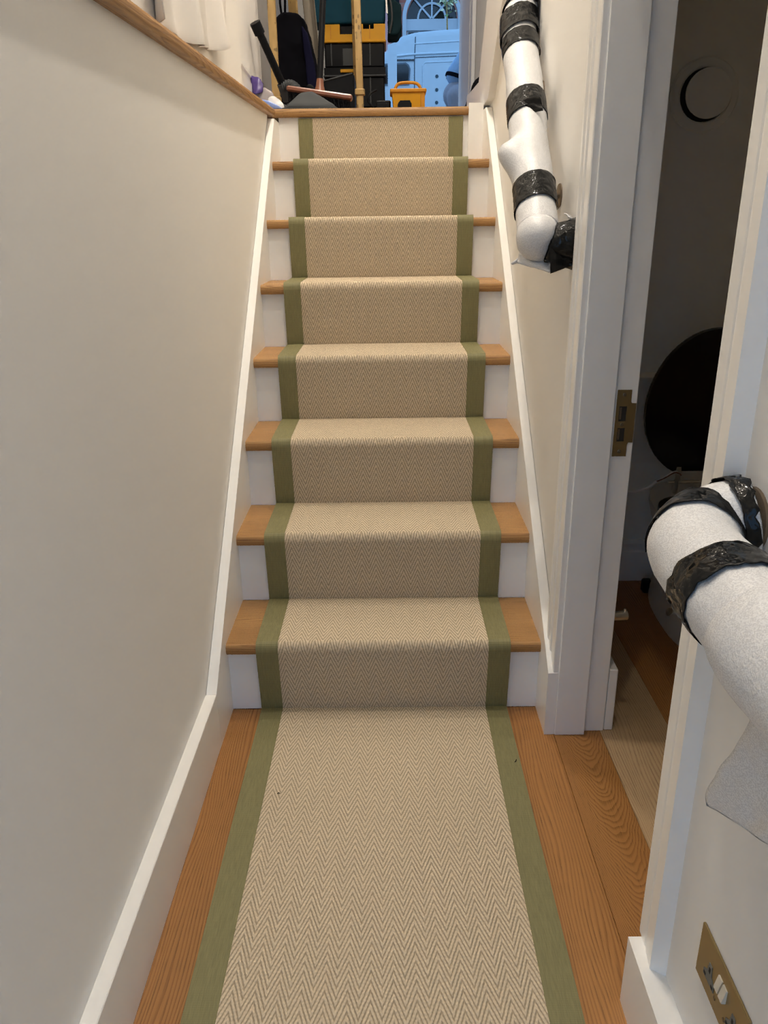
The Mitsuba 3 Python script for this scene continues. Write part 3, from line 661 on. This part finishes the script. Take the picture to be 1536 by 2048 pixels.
pts = [(-.410, 1.80, TOP + .004), (-.182, 1.80, TOP + .004), (-.395, 1.80, TOP + .022), (-.195, 1.80, TOP + .022), (-.335, 1.84, 1.822), (-.283, 1.84, 1.822), (-.300, 1.88, 1.826), (-.325, 1.88, 1.826), (-.41, 1.905, TOP + .004), (-.19, 1.905, TOP + .004), (-.375, 1.82, 1.79), (-.235, 1.82, 1.792)]
blob(pts, 'mat_grey_plastic', 'hood', dp, .003, 20, 4)
put('pan_lip', box(-.412, -.180, 1.757, 1.80, TOP + .001, TOP + .006, .001), 'mat_grey_plastic', dp)
cr = thing('tool_crate', 'open black plastic crate behind the broom', 'crate')
put('front', prism([(-.290, TOP + .001), (-.130, TOP + .001), (-.138, 1.978), (-.284, 1.945)], 'y', 2.40, 2.412), 'mat_black_plastic', cr)
for x in (-.288, -.142): put('side', box(x, x + .012, 2.412, 2.62, TOP + .001, 1.945 + (x + .288) * .2), 'mat_black_plastic', cr)
put('back', box(-.288, -.130, 2.62, 2.632, TOP + .001, 1.96), 'mat_black_plastic', cr)
put('rim', tube(np.array([[-.288, 2.398, 1.947], [-.138, 2.398, 1.980]]), .004, 8), 'mat_grey_plastic', cr)
tcn = thing('power_tool', 'small black and yellow power tool lying behind the broom head', 'power tool')
blob([(x, y, z) for y in (2.16, 2.24) for x, z in ((-.36, TOP + .006), (-.36, 1.87), (-.335, 1.905), (-.315, 1.90), (-.29, 1.86), (-.285, TOP + .006))], 'mat_black_plastic', 'body', tcn, .008, 22, 6)
put('badge', prism([(-.318, 1.853), (-.305, 1.872), (-.296, 1.858), (-.314, 1.845)], 'y', 2.140, 2.150), 'mat_yellow', tcn, label='yellow corner')

# stacked cases
for i, (x0, x1, z0, z1, y0, lidmat, lab) in enumerate(((-.352, .024, 2.190, 2.418, 3.50, 'mat_yellow', 'black toolbox with a yellow lid, on top of the stacked toolboxes'), (-.352, .024, 1.968, 2.188, 3.49, 'mat_black_plastic', 'black toolbox with a yellow catch, second in the stack'), (-.360, .030, TOP, 1.966, 3.48, 'mat_black_plastic', 'black toolbox at the bottom of the stack'))):
    tb = thing('toolbox', lab, 'toolbox')
    zl = z1 - .096 if i == 0 else z1 - .05
    put('body', box(x0 + .006, x1 - .006, y0, y0 + .26, z0, zl, .008), 'mat_black_plastic', tb)
    g = sbox(x0, zl, x1, z1)
    if i == 0: g = g.difference(sbox(-.250, z1 - .052, -.172, z1 + .1)).difference(sbox(-.110, z1 - .026, -.045, z1 + .1))
    put('lid', prism(g, 'y', y0 - .006, y0 + .266), lidmat, tb, label='yellow lid' if i == 0 else None)
    if i == 0:
        put('lid_rim', box(x0 - .004, x1 + .004, y0 - .010, y0 + .27, zl, zl + .012, .003), 'mat_yellow', tb)
        put('handle', box(-.248, -.174, y0 + .01, y0 + .25, z1 - .052, z1 - .006, .004), 'mat_black_plastic', tb)
        for x in (-.305, -.070): put('groove', box(x - .003, x + .003, y0 - .0075, y0 - .006, zl + .02, z1 - .006), 'mat_amber', tb)
    else:
        put('catch', box(-.252, -.172, y0 - .016, y0 - .004, z1 - .028, z1 - .010, .002), 'mat_yellow' if i == 1 else 'mat_black_plastic', tb)
        put('lid_edge', box(x0 - .004, x1 + .004, y0 - .012, y0 + .27, zl, zl + .010, .003), 'mat_grey_plastic', tb)
    for x in (-.305, -.070): put('rib', box(x - .004, x + .004, y0 - .004, y0 + .002, z0 + .01, zl - .004, .001), 'mat_grey_plastic', tb)
    put('label_recess', box(-.236, -.150, y0 - .003, y0 + .001, z0 + .01, zl - .03, .001), 'mat_grey_plastic', tb)
tc = thing('tool_case', 'large teal fabric case on top of the stacked toolboxes', 'case')
blob([(x, y, z) for y in (3.52, 3.76) for x, z in ((-.46, 2.62), (-.455, 2.50), (-.40, 2.440), (-.36, 2.424), (.015, 2.424), (.025, 2.50), (.03, 2.86), (-.44, 2.86))], 'mat_teal', 'body', tc, .004, 8, 2, .02)
blob([(x, y, z) for y in (3.52, 3.72) for x, z in ((.040, 2.575), (.06, 2.565), (.118, 2.52), (.124, 2.40), (.10, 2.365), (.042, 2.362))], 'mat_dark_teal', 'side_pocket', tc, .007, 16, 7, label='dark green side pocket')
put('tag', prism([(.030, 2.475), (.042, 2.470), (.036, 2.55), (.026, 2.555)], 'y', 3.495, 3.500), 'mat_white_film', tc)
put('strap', tube(spline([[.045, 3.51, 2.56], [.06, 3.50, 2.52], [.065, 3.50, 2.44], [.05, 3.51, 2.37]], 14), .006, 8), 'mat_grey_plastic', tc)

ra = thing('yellow_case', 'small yellow case with a carry handle at the right of the toolbox stack', 'case')
put('body', trimesh.convex.convex_hull(np.array([(x, y, z) for z, a in ((TOP + .001, .012), (1.862, 0)) for x in (.052 + a, .205 - a) for y in (2.15 + a * .5, 2.27 - a * .5)])), 'mat_yellow', ra)
put('rim', box(.043, .211, 2.142, 2.278, 1.858, 1.875, .004), 'mat_amber', ra)
put('handle', tube(spline([[.066, 2.2, 1.872], [.072, 2.2, 1.892], [.088, 2.2, 1.904], [.125, 2.2, 1.907], [.162, 2.2, 1.904], [.180, 2.2, 1.892], [.188, 2.2, 1.872]], 30), .0068, 12), 'mat_amber', ra, smooth=True)
put('dark_panel', trimesh.convex.convex_hull(np.array([(x, y, z) for y in (2.146, 2.156) for x, z in ((.078, TOP + .02), (.142, TOP + .02), (.142, 1.812), (.134, 1.826), (.090, 1.826), (.078, 1.812))])), 'mat_black_plastic', ra, label='black front panel')
put('corner', box(.184, .204, 2.1485, 2.152, TOP + .01, 1.855, .001), 'mat_amber', ra)
whole('charger', join(box(-.025, .046, 2.20, 2.30, TOP + .001, 1.835, .006), box(-.02, .04, 2.196, 2.20, 1.79, 1.82, .001), tube(spline([[-.03, 2.2, 1.80], [-.06, 2.19, 1.83], [-.05, 2.19, 1.86], [-.02, 2.21, 1.88]], 14), .005, 8)), 'mat_black_plastic', 'small black charger box between the ladder foot and the yellow case', 'charger')

pb = thing('plastic_bag', 'crumpled clear plastic bag with a purple printed top in the landing corner', 'plastic bag')
blob([(-.553, 1.86, 1.82), (-.555, 1.87, 1.892), (-.520, 1.86, 1.888), (-.495, 1.855, 1.86), (-.505, 1.85, 1.825), (-.53, 1.835, 1.815), (-.54, 1.88, 1.84)], 'mat_purple', 'printed_top', pb, .006, 30, 3, .008, label='purple printed top')
blob([(-.55, 1.86, TOP + .004), (-.55, 1.88, 1.835), (-.505, 1.86, 1.85), (-.475, 1.85, 1.835), (-.45, 1.85, 1.805), (-.44, 1.84, TOP + .004), (-.50, 1.835, TOP + .004), (-.50, 1.90, TOP + .004)], 'mat_clear_film', 'film', pb, .008, 28, 8, .01)
wb = thing('packet', 'white and blue plastic packet beside the dustpan at the landing corner', 'packet')
blob([(-.470, 1.80, 1.800), (-.445, 1.80, 1.806), (-.415, 1.80, 1.785), (-.405, 1.80, TOP + .004), (-.49, 1.79, TOP + .006), (-.46, 1.82, TOP + .004), (-.42, 1.82, TOP + .004)], 'mat_white_film', 'white_side', wb, .006, 30, 9, .008)
blob([(-.505, 1.765, 1.785), (-.47, 1.765, 1.780), (-.415, 1.765, TOP + .008), (-.405, 1.765, TOP + .003), (-.47, 1.765, TOP + .003), (-.505, 1.79, TOP + .003), (-.42, 1.79, TOP + .003), (-.49, 1.79, 1.79)], 'mat_blue_film', 'blue_side', wb, .004, 34, 10, .008, label='blue printed side')
whole('black_rucksack', wobble(hull_body([(((.50, 2.62, TOP + .075), .074), ((.54, 2.66, 1.93), .075)), (((.455, 2.58, TOP + .06), .058), ((.50, 2.62, TOP + .07), .07))], .02, 4), .006, 14, 4), 'mat_black_fabric', 'black bag half hidden behind the end of the right stair wall', 'bag', smooth=True)

# loose white sheet on the upper left wall
u, v = np.meshgrid(np.linspace(0, 1, 44), np.linspace(0, 1, 40), indexing='ij')   # u along the wall, v down
zb = np.interp(u, [0, .35, .62, .80, .93, 1], [1.70, 1.71, 1.745, 1.765, 1.80, 1.86])
yy = .02 + u * .84 - v * .05 * (u > .9); zz = 2.45 + v * (zb - 2.45)
xx = -.470 + .014 * np.sin(u * 13 + v * 2.5) * (0.35 + .65 * v) + .012 * np.sin(u * 29 - v * 4) * v + .012 * v
whole('hanging_sheet', sheet(np.stack([xx, yy, zz], -1), .003), 'mat_foam_thin' if 'mat_foam_thin' in scene else mat('mat_foam_thin', (0.72, 0.69, 0.65), 0.6), 'loose white foam sheet hanging down the upper left wall behind the oak capping', 'foam sheet', smooth=True)

# ---------------------------------------------------------------- street outside
struct('floor_street', box(-30, 30, 5.3, 60, 1.35, 1.5), 'mat_asphalt')
pe = thing('person', 'person in grey trousers and a blue top bending over beside the white van', 'person')
PY = 6.9; 
def b(p, r, q, s): return ((p, r), (q, s))
legs = [b((.735, PY, 2.50), .135, (.80, PY, 2.52), .13)]
for s in (-1, 1):
    yo = PY + s * .095
    legs += [b((.745, yo, 2.47), .115, (.80, yo, 2.02), .075), b((.80, yo, 2.02), .075, (.755, yo, 1.58), .055)]
put('trousers', hull_body(legs, .03, 8), 'mat_trousers', pe, smooth=True)
put('pocket', box(.655, .70, PY - .135, PY - .12, 2.44, 2.53, .006), 'mat_trousers', pe)
put('belt', lathe([(.10, -.016), (.128, -.016), (.130, 0), (.128, .016), (.10, .016)], 32, (.748, PY, 2.655), (.35, 0, 1)), 'mat_black_fabric', pe, smooth=40)
body = [b((.735, PY, 2.68), .105, (1.00, PY, 2.98), .145), b((1.0, PY - .12, 2.98), .075, (1.0, PY + .12, 2.98), .075)]
for s in (-1, 1): body += [b((1.02, PY + s * .17, 2.97), .062, (1.12, PY + s * .2, 2.70), .048)]
put('top', hull_body(body, .03, 8), 'mat_shirt', pe, smooth=True)
head = [b((1.04, PY, 3.02), .055, (1.13, PY, 3.10), .055), b((1.15, PY, 3.14), .092, (1.20, PY, 3.10), .075), b((1.20, PY, 3.06), .05, (1.22, PY, 3.08), .045), b((1.255, PY, 3.12), .012, (1.275, PY, 3.095), .014)]
for s in (-1, 1): head.append(b((1.16, PY + s * .09, 3.12), .018, (1.16, PY + s * .095, 3.14), .018))
put('head', hull_body(head, .012, 3), 'mat_skin', pe, smooth=True)
for s in (-1, 1):
    arm = [b((1.12, PY + s * .2, 2.70), .045, (1.25, PY + s * .17, 2.50), .034), b((1.25, PY + s * .17, 2.50), .036, (1.29, PY + s * .165, 2.43), .03)]
    for f in range(4): arm.append(b((1.29, PY + s * .165 + (f - 1.5) * .018, 2.43), .012, (1.305 + .006 * (f % 2), PY + s * .165 + (f - 1.5) * .02, 2.345 + .008 * abs(f - 1.5)), .009))
    arm.append(b((1.265, PY + s * .145, 2.46), .013, (1.31, PY + s * .13, 2.40), .010))
    put('forearm', hull_body(arm, .012, 3), 'mat_skin', pe, smooth=True)
put('hair', hull_body([b((1.12, PY, 3.165), .088, (1.16, PY, 3.18), .085)], .02, 3), 'mat_hair', pe, smooth=True)
for s in (-1, 1): put('shoe', hull_body([b((.755, PY + s * .095, 1.545), .045, (.90, PY + s * .095, 1.535), .035)], .02, 3), 'mat_black_plastic', pe, smooth=True)

van = thing('van', 'white panel van parked in the street with lettering on its side', 'van')
prof = [(-1.55, 1.85), (-1.62, 2.3), (-1.50, 2.62), (-.86, 2.84), (-.20, 3.46), (.034, 3.670), (.093, 3.745), (.166, 3.800), (.275, 3.862), (.456, 3.905), (.745, 3.930), (1.12, 3.944), (2.0, 3.96), (4.4, 3.95), (4.5, 3.85), (4.55, 1.85)]
P = Polygon(prof)
yo = 0.0
lay = [(11.0, .085), (11.012, .052), (11.035, .028), (11.07, .010), (11.12, 0.0)]
bodym = [prism(P.buffer(-d, join_style=1) if d else P, 'y', y0, 12.9) for y0, d in lay]
put('body', join(*bodym), 'mat_van', van)
W = 10.988
def rib(pts, w, y=W, m='mat_van_seam', name='seam', **k):
    pts = np.array(pts); put(name, tube(np.stack([pts[:, 0], np.full(len(pts), y), pts[:, 1]], 1), w, 8), m, van, **k)
rib([(.463, 3.83), (.449, 3.52), (.449, 1.95)], .008, 11.0, label='dark door seam')
rib([(.449, 3.74), (1.123, 3.769), (4.3, 3.80)], .010, 11.0, 'mat_van', 'side_crease')
rib([(.186, 3.590), (.449, 3.608), (1.127, 3.626), (4.3, 3.66)], .016, 10.998, 'mat_van', 'side_crease')
rib([(.449, 3.565), (1.128, 3.582), (4.3, 3.61)], .007, 11.0, 'mat_van_seam', 'seam')
put('rain_strip', box(.186, .446, 10.98, 11.0, 3.525, 3.545), 'mat_glass_dark', van)
wf = Polygon([(-.45, 3.21), (.372, 3.21), (.390, 3.42), (.365, 3.475), (.32, 3.505), (-.05, 3.49), (-.35, 3.24)])
put('window_frame', prism(wf, 'y', 10.985, 11.0), 'mat_van_seam', van, label='dark rubber window frame')
put('cab_window', prism(wf.buffer(-.022), 'y', 10.978, 10.985), 'mat_glass_dark', van, label='dark cab side window')
pn = Polygon([(.574, 2.2), (.574, 3.46), (.60, 3.50), (1.9, 3.53), (1.93, 3.49), (1.93, 2.2)])
put('side_panel', prism(pn, 'y', 10.992, 11.0), 'mat_van', van)
rib([(.574, 2.3), (.574, 3.46), (.60, 3.50), (1.9, 3.53)], .010, 10.994, 'mat_van', 'panel_edge')
put('open_door', prism([(.055, 2.3), (.055, 3.650), (.187, 3.686), (.183, 2.3)], 'y', 10.55, 10.59), 'mat_van', van, label='edge of the open cab door')
for i, z in enumerate((3.319, 3.143, 2.975)):
    put('dot', lathe([(0, 0), (.024, 0), (.024, .004), (0, .004)], 20, (.778, 10.992, z), (0, -1, 0)), 'mat_sign', van, label='dark round dot')
for txt, x, z in (('M', .905, 3.283), ('D', .908, 2.935)):
    m = meshkit.text_mesh(txt, .085, .004); v = m.vertices.copy(); m.vertices = np.stack([v[:, 0] + x, 10.990 - v[:, 2], v[:, 1] + z], 1); fix(m)
    put('letter', m, 'mat_sign', van)
for x in (-.85, 3.4):
    for y in (11.0, 12.7):
        put('wheel', cyl((x, y, 1.83), (x, y + .2, 1.83), .33, 28), 'mat_tyre', van, smooth=40)
HY = 16.0
ho = thing('brick_house', 'red brick house front with a white arched fanlight across the street', 'building')
CX, CZ = .962, 5.13
def arch(r, z0, n=40): return [(CX + r * math.cos(t), CZ + r * math.sin(t)) for t in np.linspace(0, math.pi, n)] + [(CX - r, z0), (CX + r, z0)]
put('wall', prism(Polygon([(-14, 1.3), (16, 1.3), (16, 10), (-14, 10)], [arch(.50, 2.2)]), 'y', HY, HY + .3), 'mat_brick', ho)
su = put('fanlight_surround', prism(Polygon(arch(.592, 1.5), [arch(.515, 1.52)]), 'y', HY - .08, HY + .06), 'mat_white_paint', ho, label='white arched surround')
fan = put('fanlight', prism(arch(.52, 4.9), 'y', HY + .10, HY + .12), 'mat_glass_dark', ho, label='dark fanlight glass')
for ang in (45, 90, 135):
    d = np.array([math.cos(math.radians(ang)), math.sin(math.radians(ang))])
    put('glazing_bar', bar((CX + d[0] * .02, HY + .07, CZ + d[1] * .02), (CX + d[0] * .515, HY + .07, CZ + d[1] * .515), .034, .05), 'mat_white_paint', fan)
put('glazing_bar', prism(Polygon(arch(.295, CZ), [arch(.258, CZ + .001)]), 'y', HY + .045, HY + .095), 'mat_white_paint', fan)
put('transom', box(CX - .515, CX + .515, HY - .02, HY + .1, 4.925, 5.122), 'mat_white_paint', ho)
dr_ = put('front_door', box(CX - .515, CX + .515, HY + .03, HY + .09, 1.5, 4.925), 'mat_white_paint', ho)
for k in range(4):
    put('pane', box(CX - .47 + k * .245, CX - .47 + k * .245 + .20, HY + .02, HY + .03, 4.62, 4.905), 'mat_glass_dark', dr_)
put('drainpipe', box(.165, .31, HY - .14, HY - .001, 1.5, 8.0, .03), 'mat_black_plastic', ho)
put('window_frame', box(-.6, .13, HY - .03, HY, 4.2, 5.33), mat('mat_pink_render', (0.60, 0.32, 0.30), 0.8), ho)
sh = thing('street_tree', 'small tree with pale variegated leaves in front of the fanlight', 'tree')
put('stem', tube(spline([[1.30, 15.5, 1.5], [1.28, 15.5, 3.5], [1.22, 15.5, 5.3]], 12), np.linspace(.03, .012, 12), 8), 'mat_old_wood', sh, smooth=True)
lv = {'mat_leaf': [], 'mat_leaf_pale': []}
rs = np.random.RandomState(8)
for i in range(90):
    c = np.array([1.22, 15.5, 5.34]) + rs.normal(0, 1, 3) * np.array([.085, .06, .10])
    m = trimesh.Trimesh(np.array([(0, 0, 0), (.022, .004, .05), (0, .008, .105), (-.022, .004, .05)]), [(0, 1, 2), (0, 2, 3)], process=False)
    m.apply_transform(trimesh.transformations.euler_matrix(*rs.uniform(-2.0, 2.0, 3))); m.apply_translation(c); lv['mat_leaf' if i % 3 == 0 else 'mat_leaf_pale'].append(m)
for k, ms in lv.items(): put('leaves', join(*ms), k, sh, kind='stuff')

whole('lint', tube(spline([[-.255, -.364, .0105], [-.252, -.362, .0120], [-.249, -.364, .0106]], 6), .0009, 6), 'mat_black_fabric', 'tiny dark fleck of lint on the beige part of the runner', 'lint')
whole('lint', tube(spline([[.332, -.255, .0112], [.336, -.250, .0130], [.337, -.245, .0112]], 6), .0009, 6), 'mat_black_fabric', 'tiny dark thread on the right olive border of the runner', 'lint')

# ---------------------------------------------------------------- recessed downlights
mat('mat_lamp_rim', (0.8, 0.8, 0.8), 0.4)
for (x, y, z), s, where in DOWNLIGHTS:
    d = thing('downlight', 'recessed round ceiling downlight ' + where, 'ceiling light')
    put('rim', lathe([(.040, 0), (.052, 0), (.052, .004), (.046, .008), (.040, .006)], 32, (x, y, z + .019), (0, 0, -1)), 'mat_lamp_rim', d, smooth=40)
    put('lens', lathe([(0, 0), (.040, 0), (.040, .004), (0, .004)], 32, (x, y, z + .017), (0, 0, -1)), 'mat_white_film', d, emitter={'type': 'area', 'radiance': {'type': 'rgb', 'value': (LAMP * s).tolist()}})
